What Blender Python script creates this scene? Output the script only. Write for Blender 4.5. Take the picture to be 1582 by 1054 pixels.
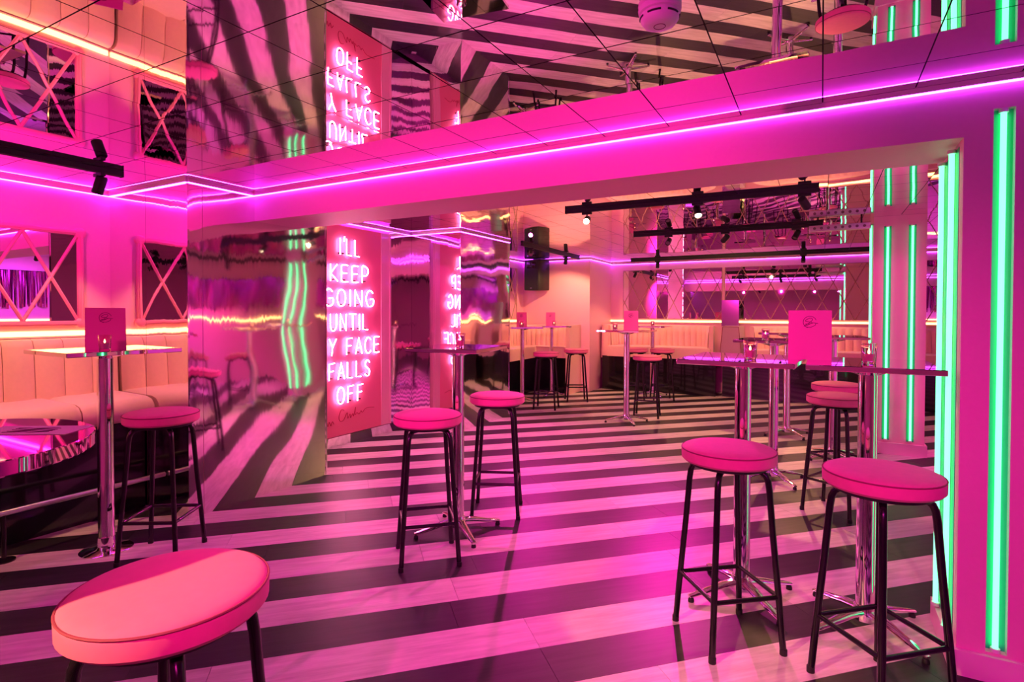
import bpy, math, random
from mathutils import Vector, Matrix
random.seed(7)
PI = math.pi
for o in list(bpy.data.objects): bpy.data.objects.remove(o)
S = bpy.context.scene
COL = S.collection

# ------------------------------------------------------------------ camera, world, exposure
# x runs along the opening's beam, y into the far room, z up; camera stands at the origin
EYE = Vector((0, 0, 1.36))
YAW, PITCH, ROLL = math.radians(29.0), math.radians(0.9), math.radians(0.15)
cam_d = bpy.data.cameras.new('camera'); cam = bpy.data.objects.new('camera', cam_d); COL.objects.link(cam)
fw = Vector((-math.sin(YAW)*math.cos(PITCH), math.cos(YAW)*math.cos(PITCH), -math.sin(PITCH)))
rt = Vector((math.cos(YAW), math.sin(YAW), 0)); up = rt.cross(fw)
rt, up = rt*math.cos(ROLL)+up*math.sin(ROLL), up*math.cos(ROLL)-rt*math.sin(ROLL)
m = Matrix((rt, up, -fw)).transposed().to_4x4(); m.translation = EYE
cam.matrix_world = m
cam_d.sensor_width = 36.0; cam_d.lens = 862/1582*36; cam_d.shift_y = -30/1582; cam_d.clip_start = .02
S.camera = cam
S.view_settings.view_transform = 'Standard'; S.view_settings.look = 'None'
S.view_settings.gamma = 1.0; S.view_settings.use_curve_mapping = False
S.view_settings.exposure = 0.0
W = bpy.data.worlds.new('world'); S.world = W; W.use_nodes = True
W.node_tree.nodes['Background'].inputs[0].default_value = (.02, .008, .015, 1)
W.node_tree.nodes['Background'].inputs[1].default_value = 1.0
# lamp colours and powers (the lamps themselves are built with their fittings below)
PINK, HOT, WARM, MAUVE = (1, .03, .43), (1, .015, .44), (1, .50, .21), (.55, .05, .9)
POW = .32

# ------------------------------------------------------------------ materials
def new_mat(n):
    m = bpy.data.materials.new(n); m.use_nodes = True
    return m, m.node_tree.nodes, m.node_tree.links, m.node_tree.nodes['Principled BSDF']
def pbr(n, col, rough=.5, metal=0, coat=0, sheen=0, trans=0, noise=0, nscale=20, bump=0, ior=1.45, spec=.5):
    m, N, L, b = new_mat(n)
    b.inputs['Base Color'].default_value = (*col, 1); b.inputs['Roughness'].default_value = rough
    b.inputs['Metallic'].default_value = metal; b.inputs['Coat Weight'].default_value = coat
    b.inputs['Sheen Weight'].default_value = sheen; b.inputs['Transmission Weight'].default_value = trans
    b.inputs['IOR'].default_value = ior; b.inputs['Specular IOR Level'].default_value = spec
    if noise or bump:
        tc = N.new('ShaderNodeTexCoord'); nz = N.new('ShaderNodeTexNoise'); nz.inputs['Scale'].default_value = nscale
        nz.inputs['Detail'].default_value = 4
        L.new(tc.outputs['Object'], nz.inputs['Vector'])
        if noise:
            mx = N.new('ShaderNodeMix'); mx.data_type = 'RGBA'
            mx.inputs['A'].default_value = (*[c*(1-noise) for c in col], 1); mx.inputs['B'].default_value = (*[min(1, c*(1+noise)) for c in col], 1)
            L.new(nz.outputs['Fac'], mx.inputs['Factor']); L.new(mx.outputs['Result'], b.inputs['Base Color'])
        if bump:
            bp = N.new('ShaderNodeBump'); bp.inputs['Strength'].default_value = bump; bp.inputs['Distance'].default_value = .01
            L.new(nz.outputs['Fac'], bp.inputs['Height']); L.new(bp.outputs['Normal'], b.inputs['Normal'])
    return m
def emit(n, col, s):
    m, N, L, b = new_mat(n)
    b.inputs['Base Color'].default_value = (*col, 1); b.inputs['Emission Color'].default_value = (*col, 1)
    b.inputs['Emission Strength'].default_value = s
    return m
def wood(n, c1, c2, rough, spec=.5):
    m, N, L, b = new_mat(n)
    tc = N.new('ShaderNodeTexCoord'); oi = N.new('ShaderNodeObjectInfo')
    ad = N.new('ShaderNodeVectorMath'); ad.operation = 'ADD'
    sc = N.new('ShaderNodeVectorMath'); sc.operation = 'SCALE'; sc.inputs['Scale'].default_value = 37
    L.new(oi.outputs['Location'], sc.inputs[0]); L.new(tc.outputs['Object'], ad.inputs[0]); L.new(sc.outputs[0], ad.inputs[1])
    mp = N.new('ShaderNodeMapping'); mp.inputs['Scale'].default_value = (1.6, 16, 4); L.new(ad.outputs[0], mp.inputs['Vector'])
    nz = N.new('ShaderNodeTexNoise'); nz.inputs['Scale'].default_value = 1.7; nz.inputs['Detail'].default_value = 8; nz.inputs['Roughness'].default_value = .65
    L.new(mp.outputs['Vector'], nz.inputs['Vector'])
    cr = N.new('ShaderNodeValToRGB'); cr.color_ramp.elements[0].position = .32; cr.color_ramp.elements[1].position = .68
    cr.color_ramp.elements[0].color = (*c1, 1); cr.color_ramp.elements[1].color = (*c2, 1)
    L.new(nz.outputs['Fac'], cr.inputs['Fac'])
    hs = N.new('ShaderNodeHueSaturation'); mr = N.new('ShaderNodeMapRange')
    mr.inputs['To Min'].default_value = .9; mr.inputs['To Max'].default_value = 1.1
    L.new(oi.outputs['Random'], mr.inputs['Value']); L.new(mr.outputs['Result'], hs.inputs['Value'])
    L.new(cr.outputs['Color'], hs.inputs['Color']); L.new(hs.outputs['Color'], b.inputs['Base Color'])
    b.inputs['Roughness'].default_value = rough; b.inputs['Specular IOR Level'].default_value = spec
    bp = N.new('ShaderNodeBump'); bp.inputs['Strength'].default_value = .12; bp.inputs['Distance'].default_value = .004
    L.new(nz.outputs['Fac'], bp.inputs['Height']); L.new(bp.outputs['Normal'], b.inputs['Normal'])
    return m
def wavy_mirror(n, col, rough, amp_z, amp_h, fine, tangent):
    """mirror film: the normal is pushed about in soft crumples (low frequency) and vertical streaks (high frequency)"""
    m, N, L, b = new_mat(n)
    b.inputs['Metallic'].default_value = 1; b.inputs['Base Color'].default_value = (*col, 1); b.inputs['Roughness'].default_value = rough
    geo = N.new('ShaderNodeNewGeometry')
    def nz(scale3, s, det, seed):
        mp = N.new('ShaderNodeMapping'); mp.inputs['Scale'].default_value = scale3; mp.inputs['Location'].default_value = (seed, seed*1.7, seed*.3)
        L.new(geo.outputs['Position'], mp.inputs['Vector'])
        t = N.new('ShaderNodeTexNoise'); t.inputs['Scale'].default_value = s; t.inputs['Detail'].default_value = det
        L.new(mp.outputs['Vector'], t.inputs['Vector'])
        sb = N.new('ShaderNodeMath'); sb.operation = 'SUBTRACT'; sb.inputs[1].default_value = .5
        L.new(t.outputs['Fac'], sb.inputs[0]); return sb.outputs[0]
    def vec(fac, v):
        s = N.new('ShaderNodeVectorMath'); s.operation = 'SCALE'; s.inputs[0].default_value = v
        L.new(fac, s.inputs['Scale']); return s.outputs[0]
    def add(a, c):
        s = N.new('ShaderNodeVectorMath'); s.operation = 'ADD'; L.new(a, s.inputs[0]); L.new(c, s.inputs[1]); return s.outputs[0]
    v = geo.outputs['Normal']
    v = add(v, vec(nz((1, 1, .8), 2.6, 2, 3.1), (0, 0, amp_z)))
    v = add(v, vec(nz((1, 1, .7), 2.2, 2, 9.4), tuple(t*amp_h for t in tangent)))
    if fine:
        v = add(v, vec(nz((1, 1, .06), 55, 3, 5.2), (0, 0, fine)))
    nm = N.new('ShaderNodeVectorMath'); nm.operation = 'NORMALIZE'; L.new(v, nm.inputs[0])
    L.new(nm.outputs[0], b.inputs['Normal'])
    return m

M = {}
M['paint'] = pbr('pink_white_paint', (.84, .42, .56), .55, noise=.03, nscale=60, bump=.05)
M['skirting'] = pbr('skirting_paint', (.85, .62, .66), .35)
M['tile'] = wavy_mirror('mirror_tile', (.90, .84, .87), .005, .012, .012, 0, (1, 1, 0))
M['joint'] = pbr('joint_black', (.01, .01, .01), .6)
M['foil_x'] = wavy_mirror('mirror_foil_end', (.90, .84, .86), .05, .06, .05, .016, (0, 1, 0))
M['foil_y'] = wavy_mirror('mirror_foil_front', (.90, .84, .86), .02, .05, .03, .025, (1, 0, 0))
M['mirror'] = pbr('mirror_glass', (.92, .88, .9), .01, metal=1)
M['plank_l'] = wood('limed_plank', (.50, .44, .42), (.80, .74, .71), .42, .4)
M['plank_d'] = wood('black_plank', (.012, .011, .013), (.035, .03, .036), .42, .3)
M['velvet'] = pbr('hot_pink_velvet', (.80, .17, .33), .8, sheen=.1, noise=.08, nscale=40, bump=.06)
M['blush'] = pbr('blush_velvet', (.88, .52, .47), .7, sheen=.4, noise=.05, nscale=40, bump=.05)
M['mauve'] = pbr('mauve_velvet', (.52, .27, .38), .75, sheen=.3, noise=.05, nscale=40)
M['piping'] = pbr('dark_piping', (.30, .05, .10), .7)
M['blackmetal'] = pbr('black_enamel', (.006, .006, .007), .25, coat=.2)
M['blackgloss'] = pbr('black_lacquer', (.006, .006, .007), .12, coat=.5)
M['blackmatt'] = pbr('matt_black', (.012, .012, .013), .5)
M['chrome'] = pbr('chrome', (.88, .87, .88), .05, metal=1)
M['tabletop'] = pbr('mirrored_tabletop', (.80, .72, .78), .02, metal=1)
M['tabletop_pink'] = pbr('pink_mirrored_tabletop', (.85, .30, .62), .03, metal=1)
M['card'] = pbr('pink_card', (.85, .13, .40), .45)
M['ink'] = pbr('ink', (.12, .01, .04), .6)
M['paper'] = pbr('paper', (.85, .78, .72), .7)
M['acrylic'] = pbr('pink_acrylic', (.96, .17, .34), .4, coat=.05)
M['acrylic_frame'] = pbr('pale_pink_acrylic', (.95, .40, .55), .2, coat=.5)
M['redink'] = pbr('red_script', (.55, .0, .06), .4)
M['frame'] = pbr('pink_frame', (.85, .30, .42), .4)
M['lattice'] = pbr('lattice_strip', (.45, .22, .22), .4)
M['glass'] = pbr('candle_glass', (.95, .62, .82), .03, trans=1, ior=1.45)
M['wax'] = pbr('wax', (.9, .7, .55), .6)
M['flame'] = emit('flame', (1, .55, .15), 12)
M['plastic'] = pbr('white_plastic', (.82, .80, .80), .4)
M['grille'] = pbr('speaker_grille', (.02, .02, .022), .6, bump=.5, nscale=300)
M['steel'] = pbr('brushed_steel', (.6, .6, .6), .3, metal=1)
M['panel_grey'] = pbr('frosted_mirror_panel', (.62, .58, .62), .12, metal=1)
M['led'] = emit('violet_led', (.55, .045, 1.0), 21)
M['ledwarm'] = emit('amber_led', (1, .60, .17), 5)
M['green'] = emit('green_tube', (.14, 1.0, .42), 3.0)
M['tinsel'] = pbr('purple_tinsel', (.62, .08, .50), .18, metal=1)
M['halo_channel'] = pbr('painted_green_halo', (.01, .55, .24), .4)  # the tubes' green halo on the wall, put into the strip's colour
M['neon'] = emit('neon_white_pink', (1, .40, .66), 24)
M['lens'] = emit('lamp_lens', (1, .72, .42), 70)
M['lensoff'] = pbr('lamp_lens_dark', (.2, .15, .15), .1)

# ------------------------------------------------------------------ mesh helpers
class MB:
    def __init__(s): s.v, s.f = [], []
    def add(s, vs, fs):
        n = len(s.v); s.v += [tuple(v) for v in vs]; s.f += [tuple(i+n for i in f) for f in fs]; return s
    def box(s, x0, x1, y0, y1, z0, z1):
        return s.add([(x0,y0,z0),(x1,y0,z0),(x1,y1,z0),(x0,y1,z0),(x0,y0,z1),(x1,y0,z1),(x1,y1,z1),(x0,y1,z1)],
            [(0,3,2,1),(4,5,6,7),(0,1,5,4),(1,2,6,5),(2,3,7,6),(3,0,4,7)])
    def bbox(s, x0, x1, y0, y1, z0, z1, c=.004):
        """box with chamfered vertical and top edges"""
        def ring(i, z): return [(x0+i,y0+c,z),(x0+c,y0+i,z),(x1-c,y0+i,z),(x1-i,y0+c,z),(x1-i,y1-c,z),(x1-c,y1-i,z),(x0+c,y1-i,z),(x0+i,y1-c,z)]
        vs = ring(c*.7, z0)+ring(0, z0+c)+ring(0, z1-c)+ring(c*.7, z1)
        fs = [(i+8*k, (i+1) % 8+8*k, (i+1) % 8+8*k+8, i+8*k+8) for k in range(3) for i in range(8)]
        return s.add(vs, fs+[tuple(reversed(range(8))), tuple(range(24, 32))])
    def prism(s, poly, z0, z1):
        n = len(poly)
        return s.add([(x,y,z0) for x,y in poly]+[(x,y,z1) for x,y in poly],
            [tuple(reversed(range(n))), tuple(range(n, 2*n))]+[(i,(i+1)%n,(i+1)%n+n,i+n) for i in range(n)])
    def lathe(s, prof, n=32, c=(0,0,0)):
        vs = []
        for r, z in prof:
            for i in range(n):
                a = 2*PI*i/n; vs.append((c[0]+r*math.cos(a), c[1]+r*math.sin(a), c[2]+z))
        k = len(prof)
        fs = [(j*n+i, j*n+(i+1)%n, (j+1)*n+(i+1)%n, (j+1)*n+i) for j in range(k-1) for i in range(n)]
        if prof[0][0] > 1e-6: fs.append(tuple(reversed(range(n))))
        if prof[-1][0] > 1e-6: fs.append(tuple((k-1)*n+i for i in range(n)))
        return s.add(vs, fs)
    def tube(s, pts, r, n=8, closed=False, flat=1.0):
        pts = [Vector(p) for p in pts]; k = len(pts); vs = []; prevu = None
        rr = r if isinstance(r, (list, tuple)) else [r]*k
        for i, p in enumerate(pts):
            if closed: d = pts[(i+1)%k]-pts[i-1]
            else: d = pts[min(i+1,k-1)]-pts[max(i-1,0)]
            d.normalize()
            if prevu is None:
                a = Vector((0,0,1)) if abs(d.z) < .9 else Vector((1,0,0)); u = d.cross(a).normalized()
            else:
                u = prevu-d*prevu.dot(d); u = u.normalized() if u.length > 1e-6 else d.orthogonal().normalized()
            prevu = u; w = d.cross(u)
            for j in range(n):
                a = 2*PI*j/n; vs.append(p+u*math.cos(a)*rr[i]+w*math.sin(a)*rr[i]*flat)
        fs = [(i*n+j, i*n+(j+1)%n, ((i+1)%k)*n+(j+1)%n, ((i+1)%k)*n+j) for i in range(k if closed else k-1) for j in range(n)]
        if not closed: fs += [tuple(reversed(range(n))), tuple((k-1)*n+j for j in range(n))]
        return s.add(vs, fs)
    def sweep(s, path, prof, closed=False):
        """profile (offset to the left of the path, z) carried along an xy path"""
        k, n = len(path), len(prof); P = [Vector((p[0], p[1])) for p in path]; vs = []
        for i in range(k):
            a = P[i]-P[i-1] if i else P[1]-P[0]; b = P[i+1]-P[i] if i < k-1 else P[i]-P[i-1]
            a.normalize(); b.normalize()
            na, nb = Vector((-a.y,a.x)), Vector((-b.y,b.x)); mm = na+nb; mm = mm/max(.2, mm.dot(na)) if mm.length > 1e-6 else na
            for o, z in prof: q = P[i]+mm*o; vs.append((q.x, q.y, z))
        fs = [(i*n+j, i*n+(j+1)%n, (i+1)*n+(j+1)%n, (i+1)*n+j) for i in range(k-1) for j in range(n)]
        return s.add(vs, fs+[tuple(reversed(range(n))), tuple((k-1)*n+j for j in range(n))])
    def xf(s, mat):
        s.v = [tuple(mat @ Vector(v)) for v in s.v]; return s
    def mesh(s, name, mat, smooth=40):
        me = bpy.data.meshes.new(name); me.from_pydata(s.v, [], s.f); me.validate()
        import bmesh
        bm = bmesh.new(); bm.from_mesh(me); bmesh.ops.recalc_face_normals(bm, faces=bm.faces); bm.to_mesh(me); bm.free()
        me.materials.append(M[mat])
        if smooth:
            for p in me.polygons: p.use_smooth = True
            me.set_sharp_from_angle(angle=math.radians(smooth))
        return me
    def build(s, name, mat, parent=None, smooth=40, loc=None, rotz=0):
        o = bpy.data.objects.new(name, s.mesh(name, mat, smooth)); COL.objects.link(o)
        if parent: o.parent = parent
        if loc: o.location = loc
        o.rotation_euler.z = rotz
        return o
def box(*a): return MB().box(*a)
def bbox(*a, **k): return MB().bbox(*a, **k)
def tag(o, label=None, cat=None, group=None, kind=None):
    if label: o['label'] = label
    if cat: o['category'] = cat
    if group: o['group'] = group
    if kind: o['kind'] = kind
    return o
def thing(name, label, cat, loc=(0,0,0), rotz=0, group=None):
    o = bpy.data.objects.new(name, None); COL.objects.link(o); o.empty_display_size = .1
    o.location = loc; o.rotation_euler.z = rotz
    return tag(o, label, cat, group)
def struct(name, mb, mat, smooth=0): return tag(mb.build(name, mat, None, smooth), kind='structure')
def copy_tree(src, parent=None):
    c = src.copy(); COL.objects.link(c); c.parent = parent
    for ch in list(src.children): copy_tree(ch, c)
    return c
def dup(src, label, loc, rotz=0, group=None):
    c = copy_tree(src); c.location = loc; c.rotation_euler.z = rotz; c['label'] = label
    if group: c['group'] = group
    return c
def arc(cx, cy, r, a0, a1, n=8):
    return [(cx+r*math.cos(math.radians(a0+(a1-a0)*i/n)), cy+r*math.sin(math.radians(a0+(a1-a0)*i/n))) for i in range(n+1)]

# ------------------------------------------------------------------ plan of the place (metres)
XL = -4.58                     # left wall of the near room
P1X, P1Y0, P1Y1 = -3.618, 2.162, 3.32      # foil pier that ends the opening
BY0, BY1, BZ = 2.655, 3.06, 2.022          # beam over the opening
JX = .460                      # right jamb of the opening
ZC, ZB = 2.228, 2.306          # mirrored ceilings: near room, far room
NX = -4.32                     # wall with the neon sign
P2X, P2Y0, P2Y1 = -3.60, 5.28, 6.42        # second foil pier
BLX = -4.80                    # far room, left wall
SY = 9.08                      # wall with the loudspeaker
RX = -3.50                     # return of that wall
LY = 10.20                     # far wall with lattice mirrors
XR, YR = 2.7, -2.7             # walls behind the photographer
SEEN = lambda x, y: (fw.x*x+fw.y*y) > .5 and abs((rt.x*x+rt.y*y)) < (fw.x*x+fw.y*y)*1.02+.5

# ------------------------------------------------------------------ floor of diagonal planks
floor = struct('floor', box(-5.0, XR+.2, YR-.2, LY+.3, -.09, -.0125), 'joint')
PW, PL = .2305, 1.25
D, E_ = Vector((1, 1))/2**.5, Vector((1, -1))/2**.5      # along a plank, across it
def clip(poly, xa, xb, ya, yb):
    for ax, lim, sg in ((0,xa,1),(0,xb,-1),(1,ya,1),(1,yb,-1)):
        out = []
        for i in range(len(poly)):
            a, b = poly[i-1], poly[i]; ia, ib = (a[ax]-lim)*sg >= 0, (b[ax]-lim)*sg >= 0
            if ia != ib:
                t = (lim-a[ax])/(b[ax]-a[ax]); out.append((a[0]+(b[0]-a[0])*t, a[1]+(b[1]-a[1])*t))
            if ib: out.append(b)
        poly = out
        if len(poly) < 3: return []
    return poly
FX0, FX1, FY0, FY1 = -4.95, XR+.05, YR-.05, LY+.05
g = .0008
full = {}
for c in 'ld':
    full[c] = MB().box(-PL/2+g, PL/2-g, -PW/2+g, PW/2-g, -.012, 0).mesh('plank', 'plank_'+c, 0)
todo = []
rnd = random.Random(3)
for k in range(-46, 32):
    s0 = -2.585+PW*k; col = 'd' if k % 2 == 0 else 'l'
    off = rnd.random()*PL
    for j in range(-10, 16):
        t0 = j*PL+off
        c = E_*(s0+PW/2)+D*(t0+PL/2)
        corners = [c+D*a+E_*b for a, b in ((-PL/2,-PW/2),(PL/2,-PW/2),(PL/2,PW/2),(-PL/2,PW/2))]
        q = clip([(v.x, v.y) for v in corners], FX0, FX1, FY0, FY1)
        if q: todo.append(((fw.x*c.x+fw.y*c.y), SEEN(c.x, c.y) and c.y > .2, col, c, q, len(q) == 4 and all((Vector(p)-v).length < 1e-5 for p, v in zip(sorted(q), sorted((v.x, v.y) for v in corners)) for v in [Vector(v)])))
todo.sort(key=lambda t: (not t[1], t[0]))
rest = {'l': MB(), 'd': MB()}
for i, (dep, seen, col, c, q, whole) in enumerate(todo):
    if seen and i < 296:
        if whole:
            o = bpy.data.objects.new('plank', full[col]); COL.objects.link(o); o.parent = floor
            o.location = (c.x, c.y, 0); o.rotation_euler.z = PI/4
        else:
            R = Matrix.Rotation(-PI/4, 2); loc = [R @ (Vector(p)-c) for p in q]
            MB().prism([(p.x, p.y) for p in loc], -.012, 0).build('plank', 'plank_'+col, floor, 0, (c.x, c.y, 0), PI/4)
    else:
        cc = Vector((sum(p[0] for p in q)/len(q), sum(p[1] for p in q)/len(q)))
        R = Matrix.Rotation(-PI/4, 2)
        rest[col].prism([tuple(R @ (cc+(Vector(p)-cc)*.999)) for p in q], -.012, 0)
for col in 'ld':
    tag(rest[col].build('plank_rest', 'plank_'+col, floor, 0, (0, 0, 0), PI/4), kind='stuff')

# ------------------------------------------------------------------ walls
T = .12
struct('wall_left', box(XL-T, XL, YR-T, P1Y0+.4, -.05, 2.6), 'paint')
struct('wall_rear', box(XL-T, XR+T, YR-T, YR, -.05, 2.6), 'paint')
struct('wall_right', box(XR, XR+T, YR, LY+T, -.05, 2.6), 'paint')
pier1 = struct('wall_pier_left', MB().box(XL-T, P1X-.006, P1Y0+.006, P1Y1, -.05, 2.6), 'paint')
# beam over the opening, and the solid wall right of it with a slot for the green tube
beam = MB().box(P1X-.004, JX, BY0, BY1, BZ, 2.6)
struct('wall_center', beam, 'paint')
SX0, SX1, SZ0, SZ1 = .546, .608, .105, 2.112
rp = MB().box(JX, SX0, BY0, BY1, -.05, 2.6).box(SX1, XR, BY0, BY1, -.05, 2.6)
rp.box(SX0, SX1, BY0+.03, BY1, -.05, 2.6).box(SX0, SX1, BY0, BY0+.03, -.05, SZ0).box(SX0, SX1, BY0, BY0+.03, SZ1, 2.6)
struct('wall_pier_right', rp, 'paint')
bb = MB().box(JX-.02, XR, BY0-.02, BY0, 0, .095).box(JX-.02, JX, BY0, BY1+.02, 0, .095)
struct('baseboard_right', bb, 'skirting')
struct('wall_neon', box(NX-T, NX, P1Y1-.3, P2Y0+.4, -.05, 2.6), 'paint')
pier2 = struct('wall_pier_far', MB().box(NX-.6, P2X-.006, P2Y0+.006, P2Y1, -.05, 2.6), 'paint')
struct('wall_far_left', box(BLX-T, BLX, P2Y1-.2, SY+.2, -.05, 2.6), 'paint')
struct('wall_speaker', box(BLX-T, RX, SY, LY+T, -.05, 2.6), 'paint')
struct('wall_far', box(RX-.1, XR+T, LY, LY+T, -.05, 2.6), 'paint')
struct('baseboard_neon', box(NX-.01, NX+.035, P1Y1, P2Y0, 0, .095), 'foil_x')

# foil film in sheets on the two piers
def sheet(par, axis, pos, a0, a1, z0, z1, mat, th=.006):
    g = .0015
    if axis == 'x': b = box(pos-th, pos, a0+g, a1-g, z0, z1)
    else: b = box(a0+g, a1-g, pos, pos+th, z0, z1)
    return b.build('foil_sheet', mat, par, 0)
for a, b in ((P1Y0, P1Y0+.10), (P1Y0+.10, P1Y1)): sheet(pier1, 'x', P1X, a, b, .0, ZC, 'foil_x')
for a, b in ((XL, XL+.47), (XL+.47, P1X)): sheet(pier1, 'y', P1Y0, a, b, 0, ZC, 'foil_y')
for a, b in ((NX, NX+.37), (NX+.37, P2X)): sheet(pier2, 'y', P2Y0, a, b, 0, ZB, 'foil_y')
sheet(pier2, 'x', P2X, P2Y0, P2Y1, 0, ZB, 'foil_x')
wn = bpy.data.objects['wall_neon']
sheet(wn, 'x', NX+.012, 4.885, P2Y0, .095, ZB-.02, 'foil_x', .012)
for par, x, y, z1 in ((pier1, P1X, P1Y0, ZC), (pier1, P1X, P1Y1, ZC), (pier2, P2X, P2Y0, ZB), (pier2, P2X, P2Y1, ZB)):
    box(x-.008, x+.004, y-.004, y+.008, 0, z1).build('corner_trim', 'chrome', par, 0)

# ------------------------------------------------------------------ mirrored ceilings
ceil = struct('ceiling', MB().box(XL-T, XR+T, YR-T, BY0, ZC+.008, 2.62).box(-5.0, XR+T, BY1, LY+T, ZB+.008, 2.62), 'joint')
TS = .3115
restc = MB(); rt_ = random.Random(5)
def tile_mb(x0, x1, y0, y1, zc, tilt):
    cx, cy = (x0+x1)/2, (y0+y1)/2; g = .0022
    b = MB().box(x0+g-cx, x1-g-cx, y0+g-cy, y1-g-cy, 0, .006)
    return b, (cx, cy, zc)
xs = [XL]+[k*TS-.004 for k in range(-14, 9)]+[XR]
ys = [BY0]+[2.385-.3145*k for k in range(0, 16)]+[YR]
for i in range(len(xs)-1):
    for j in range(len(ys)-1):
        x0, x1, y0, y1 = xs[i], xs[i+1], ys[j+1], ys[j]
        if x0 < P1X-.01 and y1 > P1Y0+.02 and x1 < P1X+.05:
            if y0 > P1Y0-.02: continue
            y1 = P1Y0
        b, c = tile_mb(x0, x1, y0, y1, ZC, 0)
        if c[1] > .30 and -4.6 < c[0] < 1.3 and SEEN(c[0], c[1]-.2):
            o = b.build('mirror_tile', 'tile', ceil, 0, c)
            o.rotation_euler = (rt_.gauss(0, .0012), rt_.gauss(0, .0012), 0)
        else: restc.add([(v[0]+c[0], v[1]+c[1], v[2]+c[2]) for v in b.v], b.f)
tag(restc.build('mirror_tile_rest', 'tile', ceil, 0), kind='stuff')
restb = MB()
nx, ny = int((XR+4.95)/TS)+1, int((LY-BY1)/TS)+1
for i in range(nx):
    for j in range(ny):
        x0 = -4.95+i*TS; y0 = BY1+j*TS
        b, c = tile_mb(x0, min(x0+TS, XR), y0, min(y0+TS, LY), ZB, 0)
        a1, a2 = rt_.gauss(0, .0015), rt_.gauss(0, .0015)
        restb.add([(v[0]+c[0], v[1]+c[1], v[2]+c[2]+v[0]*a1+v[1]*a2) for v in b.v], b.f)
tag(restb.build('mirror_tile_far', 'tile', ceil, 0), kind='stuff')

# ------------------------------------------------------------------ LED strips along the wall tops
def led_run(label, p0, p1, nrm, zc, h=.022, d=.016):
    (x0, y0), (x1, y1) = p0, p1; nx_, ny_ = nrm
    t = thing('led_strip', label, 'led strip', ((x0+x1)/2, (y0+y1)/2, zc), 0, 'violet LED strips under the mirrored ceiling')
    hx, hy = abs(x1-x0)/2, abs(y1-y0)/2
    def bx(dep, za, zb):
        if nx_: xa, xb = sorted((0, nx_*dep)); return box(xa, xb, -hy, hy, za, zb)
        ya, yb = sorted((0, ny_*dep)); return box(-hx, hx, ya, yb, za, zb)
    bx(d, -h, -.0005).build('housing', 'skirting', t, 0)
    bx(d*.8, -h-.005, -h).build('diffuser', 'led', t, 0)
    return t
led_run('violet LED strip above the wall mirror and pink banquette', (XL, YR), (XL, P1Y0), (1, 0), ZC)
led_run('short violet LED strip on the front face of the first foil pier', (XL, P1Y0), (P1X, P1Y0), (0, -1), ZC)
led_run('short violet LED strip between foil pier and beam', (P1X, P1Y0), (P1X, BY0), (1, 0), ZC)
led_run('long violet LED strip along the beam over the wide opening', (P1X, BY0), (XR, BY0), (0, -1), ZC)
led_run('violet LED strip above the neon sign', (NX, P1Y1), (NX, P2Y0), (1, 0), ZB)
led_run('violet LED strip on the front face of the far foil pier', (NX, P2Y0), (P2X, P2Y0), (0, -1), ZB)
led_run('violet LED strip on the end face of the far foil pier', (P2X, P2Y0), (P2X, P2Y1), (1, 0), ZB)
led_run('violet LED strip above the narrow lattice mirror', (BLX, P2Y1), (BLX, SY), (1, 0), ZB)
led_run('violet LED strip on the loudspeaker wall', (BLX, SY), (RX, SY), (0, -1), ZB)
led_run('violet LED strip on the short return beside the lattice mirror', (RX, SY), (RX, LY), (1, 0), ZB)
led_run('long violet LED strip above the lattice mirrors', (RX, LY), (XR, LY), (0, -1), ZB, .03)
led_run('violet LED strip on the back of the beam', (P1X, BY1), (XR, BY1), (0, 1), ZB)

# ------------------------------------------------------------------ green light tubes
def green_tube(label, x, y, z0, z1, group, ch=None):
    t = thing('light_tube', label, 'light tube', (x, y, z0), 0, group)
    MB().lathe([(0, .012), (.0095, .014), (.0095, z1-z0-.014), (0, z1-z0-.012)], 12).build('tube', 'green', t)
    if ch: box(*ch, .0, z1-z0).build('halo_channel', 'halo_channel', t, 0)  # thin strip behind the tube, coloured as its green halo
    MB().lathe([(.015, 0), (.015, .014), (0, .015)], 12).build('end_cap', 'plastic', t)
    MB().lathe([(.015, z1-z0-.014), (.015, z1-z0), (0, z1-z0)], 12).build('end_cap', 'plastic', t)
    return t
green_tube('green light tube in a slot of the wall beside the opening', (SX0+SX1)/2, BY0+.014, SZ0, SZ1, None, (SX0-(SX0+SX1)/2, SX1-(SX0+SX1)/2, .0145, .0158))
green_tube('green light tube near the front edge of the opening jamb', JX-.016, 2.775, .10, 2.005, 'green tubes inside the opening jamb', (.0145, .0158, -.05, .05))
green_tube('green light tube near the rear edge of the opening jamb', JX-.016, 2.985, .10, 2.005, 'green tubes inside the opening jamb', (.0145, .0158, -.05, .05))
PX0, PX1, PY0, PY1 = .44, .865, 6.50, 6.95
struct('wall_pillar', box(PX0, PX1, PY0, PY1, -.05, 2.6), 'paint')
struct('baseboard_pillar', MB().box(PX0-.02, PX1+.02, PY0-.02, PY1+.02, 0, .11), 'skirting')
green_tube('green light tube on the pillar front, nearer the side tube', .555, PY0-.016, .135, 2.21, 'green tubes on the pillar', (-.03, .03, .0145, .0158))
green_tube('green light tube on the pillar front, farther from the side tube', .752, PY0-.016, .135, 2.21, 'green tubes on the pillar', (-.03, .03, .0145, .0158))
green_tube('green light tube on the side face of the pillar', PX0-.016, 6.60, .135, 2.25, 'green tubes on the pillar', (.0145, .0158, -.03, .03))

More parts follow.
